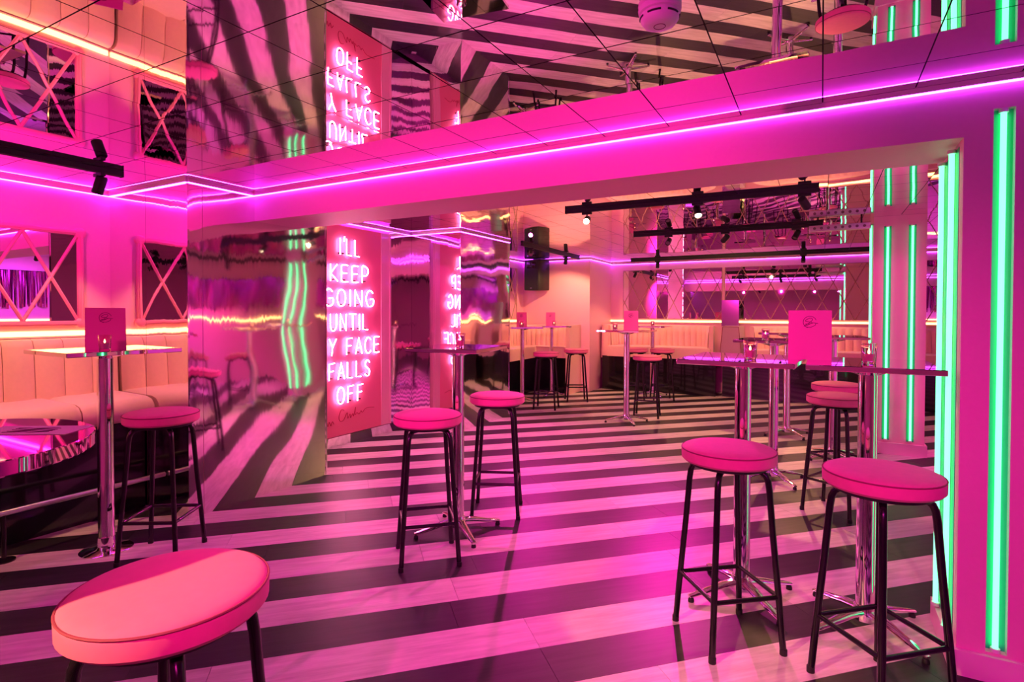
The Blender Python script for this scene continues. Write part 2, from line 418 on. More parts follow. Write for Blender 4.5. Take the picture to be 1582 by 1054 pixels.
# ------------------------------------------------------------------ neon sign
sign = thing('neon_sign', 'white neon handwriting on a glossy pink panel beside the foil pier', 'neon sign', (NX, 4.2, .1))
box(.0, .028, -.86, .53, .0, 2.145).build('panel', 'acrylic', sign, 0)
fr = box(.0, .034, .53, .685, 0, 2.145).build('panel_edge', 'acrylic_frame', sign, 0)
box(.034, .040, .66, .685, 0, 2.145).build('edge_strip', 'acrylic_frame', fr, 0)
# stroke font in a unit box (x right, y up)
F = {
 'I': [[(.5,0),(.5,1)]], "'": [[(.6,.82),(.9,1.12)]], 'L': [[(.1,1),(.1,.04),(.8,0)]], 'K': [[(.1,0),(.1,1)],[(.85,1),(.12,.45),(.9,0)]],
 'E': [[(.85,1),(.15,.97),(.12,.5),(.15,.02),(.85,0)],[(.12,.5),(.75,.52)]],
 'P': [[(.12,0),(.14,1),(.6,1),(.85,.85),(.85,.62),(.6,.46),(.14,.44)]],
 'G': [[(.85,.85),(.6,1),(.35,.97),(.12,.7),(.1,.35),(.3,.05),(.6,0),(.88,.12),(.9,.45),(.55,.45)]],
 'O': [[(.5,1),(.22,.88),(.08,.5),(.2,.12),(.5,0),(.8,.12),(.92,.5),(.8,.88),(.5,1)]],
 'N': [[(.1,0),(.12,1),(.85,0),(.87,1)]], 'U': [[(.1,1),(.1,.3),(.3,.03),(.6,.03),(.85,.3),(.87,1)]], 'T': [[(.05,1),(.95,.98)],[(.5,1),(.5,0)]],
 'M': [[(.05,0),(.15,1),(.5,.35),(.85,1),(.95,0)]], 'Y': [[(.1,1),(.5,.5)],[(.95,1),(.5,.5),(.38,0)]],
 'F': [[(.85,1),(.15,.97),(.12,0)],[(.14,.52),(.7,.54)]], 'A': [[(.05,0),(.48,1),(.92,0)],[(.22,.38),(.78,.38)]],
 'C': [[(.88,.85),(.6,1),(.3,.92),(.1,.6),(.12,.25),(.35,.02),(.65,.0),(.9,.14)]],
 'S': [[(.85,.85),(.55,1),(.25,.88),(.22,.64),(.5,.5),(.8,.36),(.8,.12),(.5,0),(.12,.12)]]}
def smooth_path(pts, n=5):
    if len(pts) < 5: return pts
    out = []
    for i in range(len(pts)-1):
        p0, p1, p2, p3 = [Vector(pts[max(0, min(len(pts)-1, i+d))]) for d in (-1, 0, 1, 2)]
        for k in range(n):
            t = k/n; out.append(tuple(.5*((2*p1)+(-p0+p2)*t+(2*p0-5*p1+4*p2-p3)*t*t+(-p0+3*p1-3*p2+p3)*t**3)))
    return out+[pts[-1]]
LINES = [("I'LL", -.12, .20, 1.845), ('KEEP', -.25, .33, 1.575), ('GOING', -.33, .41, 1.325), ('UNTIL', -.25, .33, 1.075), ('MY FACE', -.42, .50, .825), ('FALLS', -.27, .35, .58), ('OFF', -.16, .25, .33)]
WID = {'I': .45, "'": .35, ' ': .7, 'M': 1.15}
for txt, a, b, z in LINES:
    tot = sum(WID.get(ch, 1) for ch in txt); un = (b-a)/tot; x = a; hh = .168
    for ch in txt:
        w = WID.get(ch, 1)*un
        if ch != ' ':
            mb = MB()
            for st in F[ch]:
                if ch in 'I': pts = [(x+w*.5, z-.0), (x+w*.5, z+hh)]
                else: pts = [(x+w*.1+px*w*.8, z+py*hh) for px, py in smooth_path(st)]
                mb.tube([(.055, p[0], p[1]) for p in pts], .0056, 8)
            o = mb.build('neon_letter', 'neon', sign)
            box(.028, .055, x+w*.5-.006, x+w*.5+.006, z+.01, z+.022).build('tube_support', 'blackmatt', o, 0)
        x += w
sg = MB(); q = [(-.33,.10),(-.32,.22),(-.33,.12),(-.28,.19),(-.31,.15),(-.27,.11),(-.25,.16),(-.24,.12),(-.22,.16),(-.20,.12),(-.18,.16),(-.16,.13)]
q2 = [(-.02,.25),(-.06,.26),(-.09,.20),(-.08,.15),(-.03,.15),(.02,.22),(.03,.16),(.06,.20),(.07,.16),(.10,.20),(.11,.17),(.14,.26),(.13,.18),(.16,.20),(.19,.18),(.22,.21),(.24,.19),(.30,.23),(.42,.22)]
for qq in (q, q2): sg.tube([(.029, a, b) for a, b in smooth_path(qq)], .003, 6)
sg.build('script_line', 'redink', sign)

# ------------------------------------------------------------------ wall mirror with crossed strips, near room
def rail_frame(mb, y0, y1, z0, z1, w, d):
    mb.bbox(0, d, y0, y1, z1-w, z1, c=.006).bbox(0, d, y0, y1, z0, z0+w, c=.006).bbox(0, d, y0, y0+w, z0+w, z1-w, c=.006).bbox(0, d, y1-w, y1, z0+w, z1-w, c=.006)
wm = thing('wall_mirror', 'framed wall mirror crossed by pink strips above the near banquette', 'mirror', (XL, 0, 0))
MY0, MY1, MZ0, MZ1 = .06, 1.985, 1.262, 1.93
box(0, .012, MY0+.02, MY1-.02, MZ0+.02, MZ1-.02).build('glass', 'mirror', wm, 0)
for (a, b, c, d) in ((MY0+.03, MY1-.03, MZ1-.035, MZ1), (MY0+.03, MY1-.03, MZ0, MZ0+.035), (MY0, MY0+.035, MZ0+.03, MZ1-.03), (MY1-.035, MY1, MZ0+.03, MZ1-.03)):
    r = bbox(0, .030, a, b, c, d, c=.006).build('frame_rail', 'frame', wm)
    if b-a > d-c: box(.030, .037, a, b, (c+d)/2-.006, (c+d)/2+.006).build('bead', 'frame', r, 0)
    else: box(.030, .037, (a+b)/2-.006, (a+b)/2+.006, c, d).build('bead', 'frame', r, 0)
for yy in (MY0+.02, MY1-.02):
    for zz in (MZ0+.02, MZ1-.02):
        MB().lathe([(.036, 0), (.036, .026), (.026, .034), (.010, .037), (0, .037)], 20).xf(Matrix.Translation((0, yy, zz)) @ Matrix.Rotation(PI/2, 4, 'Y')).build('corner_rosette', 'frame', wm)
y = MY1-.035
while y-.31 > MY0-.05:
    for a, b in ((0, -.31), (-.31, 0)):
        MB().tube([(.016, y+a, MZ0+.035), (.016, y+b, MZ1-.035)], .0105, 4).build('crossing_strip', 'frame', wm, 0)
    y -= .31

# ------------------------------------------------------------------ near banquette (bar height) with foot rail
bq = thing('banquette', 'high blush velvet banquette with channelled back under the wall mirror', 'banquette', (XL, 0, 0))
BA, BB_ = -1.6, P1Y0-.01
box(0, .46, BA, BB_, .0, .62).build('plinth', 'blackgloss', bq, 0)
n = int(round((BB_-BA)/.163)); cw = (BB_-BA)/n
for i in range(n):
    a = BA+i*cw; prof = []
    for k in range(9):
        t = k/8; bulge = .024*math.sin(PI*t)**.7
        prof.append((.115+bulge, a+.002+t*(cw-.004)))
    mb = MB(); nv = len(prof)
    zs = [(.74, .02), (.80, .012), (1.0, .0), (1.13, -.012), (1.165, -.028), (1.178, -.06)]
    vs = [(px+dz, py, z) for z, dz in zs for px, py in prof]
    fs = [(r*nv+j, r*nv+j+1, (r+1)*nv+j+1, (r+1)*nv+j) for r in range(len(zs)-1) for j in range(nv-1)]
    vs += [(.02, a+.002, 1.178), (.02, a+cw-.002, 1.178), (.02, a+.002, .74), (.02, a+cw-.002, .74)]
    b0 = len(zs)*nv; last = (len(zs)-1)*nv
    fs += [tuple(range(last, last+nv))+(b0+1, b0), tuple(r*nv for r in range(len(zs)))+(b0, b0+2), tuple(r*nv+nv-1 for r in reversed(range(len(zs))))+(b0+3, b0+1), (b0, b0+1, b0+3, b0+2)]
    mb.add(vs, fs).build('back_channel', 'blush', bq, 50)
sp = [BA, -.5, .62, 1.72, BB_]
for a, b in zip(sp[:-1], sp[1:]):
    r = .045
    prof = [(.10, .63), (.56, .63), (.598, .655), (.61, .70), (.60, .745), (.57, .775), (.52, .788), (.10, .795)]
    MB().add([(p, yy, z) for yy in (a+.004, a+.03, b-.03, b-.004) for p, z in [(pp if yy not in (a+.004, b-.004) else pp-.012*(pp > .5), zz-(.012 if yy in (a+.004, b-.004) and zz > .74 else 0)) for pp, zz in prof]],
        [(k*8+j, k*8+(j+1) % 8, k*8+8+(j+1) % 8, k*8+8+j) for k in range(3) for j in range(8)]+[tuple(reversed(range(8))), tuple(range(24, 32))]).build('seat_cushion', 'blush', bq, 50)
rl = MB().tube([(.70, BA, .262), (.70, BB_, .262)], .016, 12).build('foot_rail', 'steel', bq)
for yy in (-.9, .2, 1.30):
    st = MB().tube([(.70, yy, .01), (.70, yy, .25)], .012, 10).build('rail_post', 'blackmetal', rl)
    MB().lathe([(.05, 0), (.05, .008), (.014, .014)], 20, (.70, yy, 0)).build('rail_foot', 'blackmetal', rl)
ws = thing('led_strip', 'amber LED strip glowing behind the near banquette back', 'led strip', (XL, 0, 1.195))
box(0, .012, BA, BB_, -.012, 0).build('housing', 'skirting', ws, 0)
box(0, .014, BA, BB_, 0, .032).build('diffuser', 'ledwarm', ws, 0)

# ------------------------------------------------------------------ bar stools
def make_stool():
    t = thing('bar_stool', 'x', 'stool', group='round pink velvet bar stools')
    R = .187
    s = MB().lathe([(0, .740), (.150, .740), (R-.010, .744), (R, .754), (R+.001, .785), (R-.002, .793), (R-.008, .799), (R-.02, .804), (R-.05, .809), (R-.10, .812), (0, .813)], 48).build('seat', 'velvet', t)
    MB().tube([((R-.001)*math.cos(a), (R-.001)*math.sin(a), .793) for a in [2*PI*i/48 for i in range(48)]], .0028, 6, closed=True).build('piping', 'piping', s)
    MB().lathe([(0, .728), (.155, .728), (.160, .740), (0, .740)], 32).build('seat_board', 'blackmatt', t)
    bars = []
    for k in range(4):
        a = PI/4+k*PI/2; ca, sa = math.cos(a), math.sin(a)
        rz = [(.06, .722), (.10, .722), (.128, .718), (.146, .704), (.155, .683), (.160, .648), (.1755, .46), (.198, .225), (.2165, .012)]
        lg = MB().tube([(r*ca, r*sa, z) for r, z in rz], .0128, 12).build('leg', 'blackmetal', t)
        MB().lathe([(.0145, 0), (.0145, .022), (.0125, .024)], 12, (.2175*ca, .2175*sa, 0)).build('foot_cap', 'blackmatt', lg)
        bars.append((.198*ca, .198*sa))
    for k in range(4):
        p, q = bars[k], bars[(k+1) % 4]
        MB().tube([(p[0], p[1], .225), (q[0], q[1], .225)], .0095, 10).build('stretcher', 'blackmetal', t)
    return t
stool = make_stool()
GS = 'round pink velvet bar stools'
stools = [
 ('pink bar stool in the warm spotlight beside the round mirrored table', -1.165, .655, 20),
 ('pink bar stool between the banquette table and the foil pier', -3.225, 1.775, 32),
 ('pink bar stool at the table before the neon sign, on the beam side', -1.905, 2.475, 43),
 ('pink bar stool at the table before the neon sign, on the far room side', -1.935, 3.285, 25),
 ('pink bar stool at the paired tables in the opening, away from the jamb', -.335, 2.475, 39),
 ('pink bar stool at the half of the paired tables next to the green jamb', .195, 2.375, 42),
 ('pink bar stool behind the paired tables, first toward the far room', .10, 4.42, 65),
 ('pink bar stool behind the paired tables, second toward the far room', .12, 5.15, 40),
 ('pink bar stool beside the lone pedestal table with a menu card', -2.0, 7.29, 10),
 ('pink bar stool in front of the loudspeaker corner bench', -3.42, 7.18, 15),
 ('pink bar stool next to the wing of the loudspeaker corner bench', -3.32, 8.05, 30),
 ('pink bar stool at the booth table, nearer the loudspeaker wall', -2.58, 8.72, 10),
 ('pink bar stool at the booth table, nearer the booth divider', -2.18, 8.80, 25),
]
for i, (lab, x, y, a) in enumerate(stools):
    if i == 0: stool.location = (x, y, 0); stool.rotation_euler.z = math.radians(a); stool['label'] = lab
    else: dup(stool, lab, (x, y, 0), math.radians(a), GS)

# ------------------------------------------------------------------ tall tables
def make_table(name, label, w, d, loc, rot, base='star', group='mirrored tall tables', H=1.15, pr=.037, round_r=None, top='tabletop', th=.023):
    t = thing(name, label, 'table', loc, math.radians(rot), group)
    if round_r:
        MB().lathe([(0, H-th), (round_r-.003, H-th), (round_r, H-th+.003), (round_r, H-.002), (round_r-.002, H), (0, H)], 72).build('tabletop', top, t)
    else:
        bbox(-w/2, w/2, -d/2, d/2, H-th, H, c=.0025).build('tabletop', top, t, 30)
    MB().lathe([(pr, H-.055), (.05, H-.05), (.11, H-th-.008), (.13, H-th-.001), (0, H-th-.001)], 32).build('top_plate', 'chrome', t)
    MB().lathe([(pr+.004, .075), (pr, .09), (pr, H-.05)], 32).build('pole', 'chrome', t)
    if base == 'disc':
        MB().lathe([(.13, 0), (.13, .006), (.12, .012), (.06, .020), (.045, .028), (.045, .05), (0, .05)], 40).build('base', 'chrome', t)
        MB().lathe([(pr+.004, .04), (pr+.004, .08)], 32).build('collar', 'chrome', t)
    else:
        MB().lathe([(.0, .035), (.048, .035), (.052, .05), (.045, .085), (.040, .10)], 28).build('hub', 'chrome', t)
        for k in range(4):
            a = PI/4+k*PI/2
            prof = []
            pts = [(.03, .072), (.10, .062), (.18, .045), (.245, .033), (.278, .026)]
            ft = MB().tube([(r*math.cos(a), r*math.sin(a), z) for r, z in pts], [.030, .027, .022, .018, .014], 12, flat=.5).build('foot', 'chrome', t)
            MB().lathe([(.014, 0), (.014, .010), (.011, .018), (0, .022)], 14, (.268*math.cos(a), .268*math.sin(a), 0)).build('glide', 'blackmatt', ft)
    return t
make_table('tall_table', 'mirror-topped tall table on a disc base before the banquette', .56, .56, (-3.56, 1.65, 0), -3, 'disc', pr=.040)
make_table('tall_table', 'mirror-topped tall table on a star base before the neon sign', .46, .50, (-1.965, 2.86, 0), 9)
tl = make_table('tall_table', 'mirror-topped tall table in the opening holding the large menu card', .49, .54, (-.325, 2.875, 0), -3)
make_table('tall_table', 'mirror-topped tall table against the green-lit jamb', .47, .52, (.180, 2.855, 0), 0)
make_table('tall_table', 'mirror-topped tall table directly behind the paired tables', .52, .52, (-.335, 5.02, 0), -6)
make_table('tall_table', 'mirror-topped tall table beside the booth divider', .52, .52, (-.33, 6.95, 0), -4)
make_table('tall_table', 'mirror-topped tall table close to the green-lit pillar', .52, .52, (.10, 6.05, 0), 5)
make_table('tall_table', 'lone mirror-topped tall table in the middle of the far room', .56, .56, (-2.12, 6.78, 0), -8)
make_table('tall_table', 'mirror-topped tall table inside the booth below the lattice mirror', .52, .52, (-2.42, 9.12, 0), 0)
make_table('tall_table', 'mirror-topped tall table at the near end of the corner bench', .50, .50, (-3.95, 7.45, 0), 45, pr=.034)
make_table('tall_table', 'mirror-topped tall table in the loudspeaker corner', .50, .50, (-3.86, 8.30, 0), 45, pr=.034)
make_table('round_table', 'round tall table with a pink mirrored top beside the warm-lit stool', 0, 0, (-1.648, .396, 0), 0, 'disc', None, 1.08, .04, .3145, 'tabletop_pink', .032)

# paper menus lying on the round table
for i, (x, y, a, lab) in enumerate(((-1.62, .60, 32, 'printed paper menu lying flat on the round pink table'), (-1.82, .46, 26, 'second paper menu overlapping on the round pink table'))):
    t = thing('paper_menu', lab, 'menu', (x, y, 1.0805+i*.0006), math.radians(a), 'paper menus on the round table')
    box(-.105, .105, -.05, .05, 0, .0005).build('sheet', 'paper', t, 0)
    mb = MB()
    for k in range(5):
        mb.tube(smooth_path([(-.05+.02*j, .02-.011*k+.004*math.sin(j*2.1+k), .0009) for j in range(6)]), .0008, 4)
    mb.build('print', 'ink', t)

# menu cards standing on tables
def make_card(label, w, h, loc, rot):
    t = thing('menu_card', label, 'menu card', loc, math.radians(rot), 'pink menu cards')
    th = .003; lean = .012; dp = .07
    MB().add([(-w/2,0,0),(w/2,0,0),(w/2,lean,h),(-w/2,lean,h),(-w/2,th,0),(w/2,th,0),(w/2,lean+th,h),(-w/2,lean+th,h)],
        [(0,1,2,3),(7,6,5,4),(0,4,5,1),(1,5,6,2),(2,6,7,3),(3,7,4,0)]).build('front_panel', 'card', t, 0)
    MB().add([(-w/2,dp,0),(w/2,dp,0),(w/2,lean+th,h),(-w/2,lean+th,h),(-w/2,dp+th,0),(w/2,dp+th,0),(w/2,lean+2*th,h),(-w/2,lean+2*th,h)],
        [(0,1,2,3),(7,6,5,4),(0,4,5,1),(1,5,6,2),(2,6,7,3),(3,7,4,0)]).build('back_panel', 'card', t, 0)
    u = w*.17
    lp = [[(.9*math.cos(a), .9*math.sin(a)) for a in [math.radians(20+i*18) for i in range(14)]],
          [(-.7,-.5),(-.2,-.2),(.35,.35),(.1,.62),(-.5,.35),(-.6,.15),(-.1,.05),(.3,-.1),(-.3,-.45),(-.8,-.65)],
          [(-.6,-.3),(0,-.25),(.5,-.1),(1.1,-.18)], [(-.5,-.75),(.1,-.8),(.7,-.5),(.8,-.2)]]
    mb = MB()
    for l in lp:
        mb.tube([(a*u, lean*(.76+b*u/h)-.0006, h*.76+b*u) for a, b in smooth_path(l)], u*.035, 5)
    mb.build('logo', 'ink', t)
    return t
make_card('large pink menu card standing on the paired tables in the opening', .175, .225, (-.045, 2.88, 1.15), 3)
make_card('pink menu card standing on the table before the banquette', .185, .232, (-3.50, 1.625, 1.15), 60)
make_card('pink menu card on the lone table in the middle of the far room', .175, .24, (-2.06, 6.75, 1.15), 12)
make_card('pink menu card on the table at the near end of the corner bench', .15, .22, (-3.95, 7.42, 1.15), 20)
make_card('pink menu card on the table in the loudspeaker corner', .15, .22, (-3.88, 8.30, 1.15), 20)

# candle glasses
def make_candle():
    t = thing('candle_glass', 'x', 'candle', group='candle glasses on the tall tables')
    MB().lathe([(0, .0), (.024, 0), (.026, .003), (.031, .085), (.0285, .085), (.024, .010), (0, .010)], 24).build('glass', 'glass', t)
    w = MB().lathe([(0, .0105), (.0225, .0105), (.0245, .042), (.020, .040), (0, .039)], 20).build('candle', 'wax', t)
    MB().lathe([(0, .040), (.004, .045), (.005, .050), (.002, .060), (0, .064)], 10).build('flame', 'flame', w)
    return t
cd = make_candle()
candles = [('candle glass beside the large menu card in the opening', -.285, 2.78, 1.15), ('candle glass on the table against the green jamb', .178, 2.80, 1.15),
 ('candle glass on the table before the neon sign', -1.93, 2.83, 1.15), ('candle glass in front of the menu card by the banquette', -3.40, 1.575, 1.15),
 ('candle glass on the table directly behind the paired tables', -.40, 5.02, 1.15), ('candle glass on the table close to the pillar', .05, 6.02, 1.15),
 ('candle glass on the lone table in the far room', -2.22, 6.62, 1.15), ('candle glass on the booth table below the lattice mirror', -2.40, 9.05, 1.15),
 ('candle glass on the loudspeaker corner table', -3.78, 8.22, 1.15), ('candle glass on the corner bench end table', -3.90, 7.33, 1.15)]
for i, (lab, x, y, z) in enumerate(candles):
    if i == 0: cd.location = (x, y, z); cd['label'] = lab
    else: dup(cd, lab, (x, y, z), 0, 'candle glasses on the tall tables')

# ------------------------------------------------------------------ far booths
def booth(label, path, seat_poly, plinth_poly, group='blush velvet booths in the far room', wings=()):
    """back swept along a path (interior on the left of the path), seat slab, black plinth"""
    t = thing('booth_bench', label, 'bench', (path[0][0], path[0][1], 0), 0, group); ox, oy = path[0]
    P = [(x-ox, y-oy) for x, y in path]
    MB().prism([(x-ox, y-oy) for x, y in plinth_poly], 0, .60).build('plinth', 'blackgloss', t, 0)
    sb = MB(); sp = [(x-ox, y-oy) for x, y in seat_poly]; c = Vector((sum(p[0] for p in sp)/len(sp), sum(p[1] for p in sp)/len(sp)))
    ring = lambda k, z: [(c.x+(p[0]-c.x)*k, c.y+(p[1]-c.y)*k, z) for p in sp]
    n_ = len(sp); vs = ring(.99, .60)+ring(1, .62)+ring(1, .75)+ring(.985, .775)+ring(.96, .785)
    sb.add(vs, [(r*n_+i, r*n_+(i+1) % n_, (r+1)*n_+(i+1) % n_, (r+1)*n_+i) for r in range(4) for i in range(n_)]+[tuple(reversed(range(n_))), tuple(range(4*n_, 5*n_))])
    sb.build('seat', 'blush', t, 50)
    MB().sweep(P, [(-.02, .60), (.055, .60), (.05, 1.13), (.03, 1.15), (-.02, 1.15)]).build('back_shell', 'blush', t, 50)
    # vertical channels along the path
    ch = MB(); pts = [Vector(p) for p in P]; L_ = [0]
    for a, b in zip(pts[:-1], pts[1:]): L_.append(L_[-1]+(b-a).length)
    def at(s):
        for i in range(len(pts)-1):
            if s <= L_[i+1] or i == len(pts)-2:
                d = (pts[i+1]-pts[i]).normalized(); return pts[i]+d*(s-L_[i]), Vector((-d.y, d.x))
    nc = max(3, int(L_[-1]/.105)); w = L_[-1]/nc
    for i in range(nc):
        rows = []
        for z, lean in ((.77, .075), (1.0, .06), (1.12, .045), (1.142, .02)):
            row = []
            for k in range(5):
                p, nn = at(i*w+.003+(w-.006)*k/4); q = p+nn*(lean+.018*math.sin(PI*k/4)); row.append((q.x, q.y, z))
            rows.append(row)
        ch.add([v for r in rows for v in r], [(r*5+k, r*5+k+1, r*5+k+6, r*5+k+5) for r in range(3) for k in range(4)])
    tag(ch.build('back_channels', 'blush', t, 60), kind='stuff')
    for (x, y, w0, w1, d) in wings:
        MB().add([(x-ox-w0/2, y-oy, .0 if d < .1 else .56), (x-ox+w0/2, y-oy, .0 if d < .1 else .56), (x-ox+w1/2, y-oy, 1.155), (x-ox-w1/2, y-oy, 1.155),
                  (x-ox-w0/2, y-oy+.5, .0 if d < .1 else .56), (x-ox+w0/2, y-oy+.5, .0 if d < .1 else .56), (x-ox+w1/2, y-oy+.5, 1.155), (x-ox-w1/2, y-oy+.5, 1.155)],
                 [(0,1,2,3),(7,6,5,4),(0,4,5,1),(1,5,6,2),(2,6,7,3),(3,7,4,0)]).build('wing_end', 'blush', t, 0)
    return t
# booth A: between the return wall and the divider; path runs so that the room is on its left
YB = LY-.12
def u_path(x0, x1, yf, r=.34):
    return [(x1, yf)]+arc(x1-r, YB-r, r, 0, 90)+arc(x0+r, YB-r, r, 90, 180)+[(x0, yf)]
pa = u_path(-3.36, -1.57, 9.62)
booth('curved blush booth between the loudspeaker wall and the divider', pa, [(-1.59, 9.50), (-1.59, YB-.05), (-3.34, YB-.05), (-3.34, 9.50), (-3.0, 9.46), (-2.4, 9.44), (-1.85, 9.46)],
      [(-1.50, 9.56), (-1.50, LY-.01), (-3.44, LY-.01), (-3.44, 9.56)], wings=((-3.40, 9.58, .13, .11, .2),))
pb = u_path(-.98, 1.95, 9.62)
booth('wide blush booth between the divider and the tinsel wall', pb, [(1.93, 9.50), (1.93, YB-.05), (-.96, YB-.05), (-.96, 9.50)],
      [(2.02, 9.56), (2.02, LY-.01), (-1.06, LY-.01), (-1.06, 9.56)])
dv = thing('booth_divider', 'mauve upholstered divider between the two booths', 'divider', (-1.28, 9.60, 0), 0)
MB().add([(-.185,0,.50),(.185,0,.50),(.125,0,1.15),(-.125,0,1.15),(-.20,.55,.50),(.20,.55,.50),(.14,.55,1.15),(-.14,.55,1.15)],
    [(0,1,2,3),(7,6,5,4),(0,4,5,1),(1,5,6,2),(2,6,7,3),(3,7,4,0)]).build('body', 'mauve', dv, 0)
MB().tube([(-.178,-.002,.52),(-.122,-.002,1.13),(-.11,-.002,1.145),(.11,-.002,1.145),(.122,-.002,1.13),(.178,-.002,.52)], .006, 6).build('piping', 'piping', dv)
box(-.13, .13, .06, .55, .0, .50).build('plinth', 'blackgloss', dv, 0)
sc = thing('divider_screen', 'grey mirrored screen standing on the booth divider', 'screen', (-1.31, 9.86, 1.15))
box(-.15, .12, .0, .014, 0, .43).build('panel', 'panel_grey', sc, 0)
box(.05, .062, .014, .16, 0, .30).build('brace_panel', 'panel_grey', sc, 0)
# corner bench under the loudspeaker
pc = [(-3.72, SY-.10), (-4.30, SY-.10)]+arc(-4.36, SY-.44, .34, 90, 180)[1:]+[(BLX+.10, 7.35)]
booth('L-shaped blush corner bench under the loudspeaker', pc, [(-3.74, 8.62), (-3.74, SY-.06), (BLX+.08, SY-.06), (BLX+.08, 7.36), (-4.25, 7.36), (-4.21, 7.46), (-4.25, 8.45), (-4.30, 8.62)],
      [(-3.76, 8.68), (-3.76, SY-.01), (BLX+.01, SY-.01), (BLX+.01, 7.42), (-4.36, 7.42), (-4.36, 8.68)], wings=((-3.69, 8.57, .075, .07, 0),))
be = box(-4.72, -4.25, 7.30, 7.352, .62, .765).build('bench_end', 'blush', bpy.data.objects['booth_bench.002'], 30)
be.location = (3.72, -(SY-.10), 0)
lg = MB().box(-4.305, -4.25, 7.30, 7.40, .0, .62).build('end_leg', 'blush', bpy.data.objects['booth_bench.002'], 0); lg.location = (3.72, -(SY-.10), 0)

# amber strips behind the booths
def amber(label, x0, x1, y0, y1, z):
    t = thing('led_strip', label, 'led strip', (x0, y0, z), 0)
    box(0, x1-x0, 0, y1-y0, -.016, 0).build('housing', 'skirting', t, 0)
    box(0, x1-x0, 0, y1-y0, 0, .030).build('diffuser', 'ledwarm', t, 0)
amber('amber LED strip below the lattice mirrors', RX, XR, LY-.014, LY, 1.20)
amber('amber LED strip behind the corner bench under the narrow lattice mirror', BLX, BLX+.014, 7.2, SY, 1.20)
amber('upright amber light in the corner of the speaker wall', RX, RX+.014, LY-.03, LY-.016, 1.20)

# ------------------------------------------------------------------ tinsel curtains of the unseen side, met in the mirrors
def tinsel(label, p0, p1, nrm, z0, z1, seed):
    t = thing('tinsel_curtain', label, 'curtain', (p0[0], p0[1], 0), 0, 'purple tinsel curtains')
    rr = random.Random(seed); a, b = Vector(p0), Vector(p1); L_ = (b-a).length; d = (b-a)/L_; nn = Vector(nrm); mb = MB(); s_ = 0
    while s_ < L_-.03:
        w = rr.uniform(.012, .03); o1, o2 = rr.uniform(.01, .04), rr.uniform(.01, .04); zb = z0+rr.uniform(0, .12); sway = rr.uniform(-.015, .015)
        vs = []
        for z, k in ((z1, 0), (z1*.6+zb*.4, 1), (zb, 2)):
            for q, o in ((s_, o1), (s_+w, o2)):
                p = d*(q+sway*k)+nn*max(.004, o+rr.uniform(-.008, .008)*k); vs.append((p.x, p.y, z))
        mb.add(vs, [(0,1,3,2),(2,3,5,4)]); s_ += w*.8
    tag(mb.build('tinsel_strands', 'tinsel', t, 0), kind='stuff')
    e = (b-a); MB().tube([(nn.x*.02, nn.y*.02, z1), (e.x+nn.x*.02, e.y+nn.y*.02, z1)], .008, 8).build('rod', 'blackmetal', t)
tinsel('purple tinsel curtain on the back of the slotted wall', (.62, BY1), (2.6, BY1), (0, 1), 1.40, 2.05, 1)
tinsel('long purple tinsel curtain on the side wall of the far room', (XR, 3.2), (XR, 9.6), (-1, 0), 1.40, 2.05, 2)
amber('amber LED strip below the tinsel on the back of the opening wall', .62, 2.6, BY1, BY1+.014, 1.20)
amber('amber LED strip below the long tinsel curtain', XR-.014, XR, 3.2, 9.6, 1.20)

# ------------------------------------------------------------------ lattice mirrors
def lattice(label, x0, x1, z0, z1, first, group='lattice mirrors in the far room', loc=None, rot=0):
    t = thing('lattice_mirror', label, 'mirror', loc or (x0, LY, 0), rot, group)
    w = x1-x0; h = z1-z0; zc_ = z0
    box(0, w, -.010, 0, z0, z1).build('glass', 'mirror', t, 0)
    for a in ((0, w, z1-.008, z1), (0, w, z0, z0+.008), (0, .008, z0, z1), (w-.008, w, z0, z1)):
        box(a[0], a[1], -.016, -.010, a[2], a[3]).build('edge_strip', 'lattice', t, 0)
    for sg_ in (1, -1):
        k = -4
        while k*.30+first < w+1.4:
            xa = k*.30+first; xb = xa+sg_*.45; k += 1
            lo, hi = 0.0, 1.0
            if xb != xa:
                ta, tb = sorted(((0.0-xa)/(xb-xa), (w-xa)/(xb-xa))); lo, hi = max(lo, ta), min(hi, tb)
            if hi-lo < .05: continue
            p = (xa+(xb-xa)*lo, -.013, z0+h*lo); q = (xa+(xb-xa)*hi, -.013, z0+h*hi)
            MB().tube([p, q], .0065, 4).build('lattice_strip', 'lattice', t, 0)
    return t
lattice('lattice mirror above the curved booth', -3.26, -1.50, 1.255, 2.155, .18)
lattice('lattice mirror above the wide booth and behind the pillar', -1.46, 1.95, 1.255, 2.155, .12)
lattice('narrow lattice mirror beside the loudspeaker', 0, 1.2, 1.255, 2.155, .1, loc=(BLX, 7.62, 0), rot=PI/2)

# ------------------------------------------------------------------ loudspeaker, detector, light bar
spk = thing('loudspeaker', 'tall black loudspeaker hung in the corner above the bench', 'speaker', (-4.42, SY-.20, 1.76), math.radians(-14))
bbox(-.17, .17, -.15, .15, 0, .53, c=.012).build('cabinet', 'blackmatt', spk)
box(-.155, .155, -.158, -.150, .015, .36).build('grille', 'grille', spk, 0)
hn = bbox(-.10, .10, -.162, -.150, .385, .50, c=.004).build('horn', 'blackgloss', spk)
box(-.02, .02, -.166, -.162, .40, .485).build('horn_throat', 'blackmatt', hn, 0)
box(-.02, .02, -.1595, -.158, .03, .04).build('badge', 'steel', spk, 0)
box(-.03, .03, .15, .20, .2, .32).build('wall_bracket', 'blackmatt', spk, 0)
sd = thing('smoke_detector', 'round white smoke detector on the near mirrored ceiling', 'smoke detector', (-.41, 1.60, ZC))
MB().lathe([(0, 0), (.058, 0), (.060, -.006), (.058, -.016), (.050, -.020)], 40).build('base', 'plastic', sd)
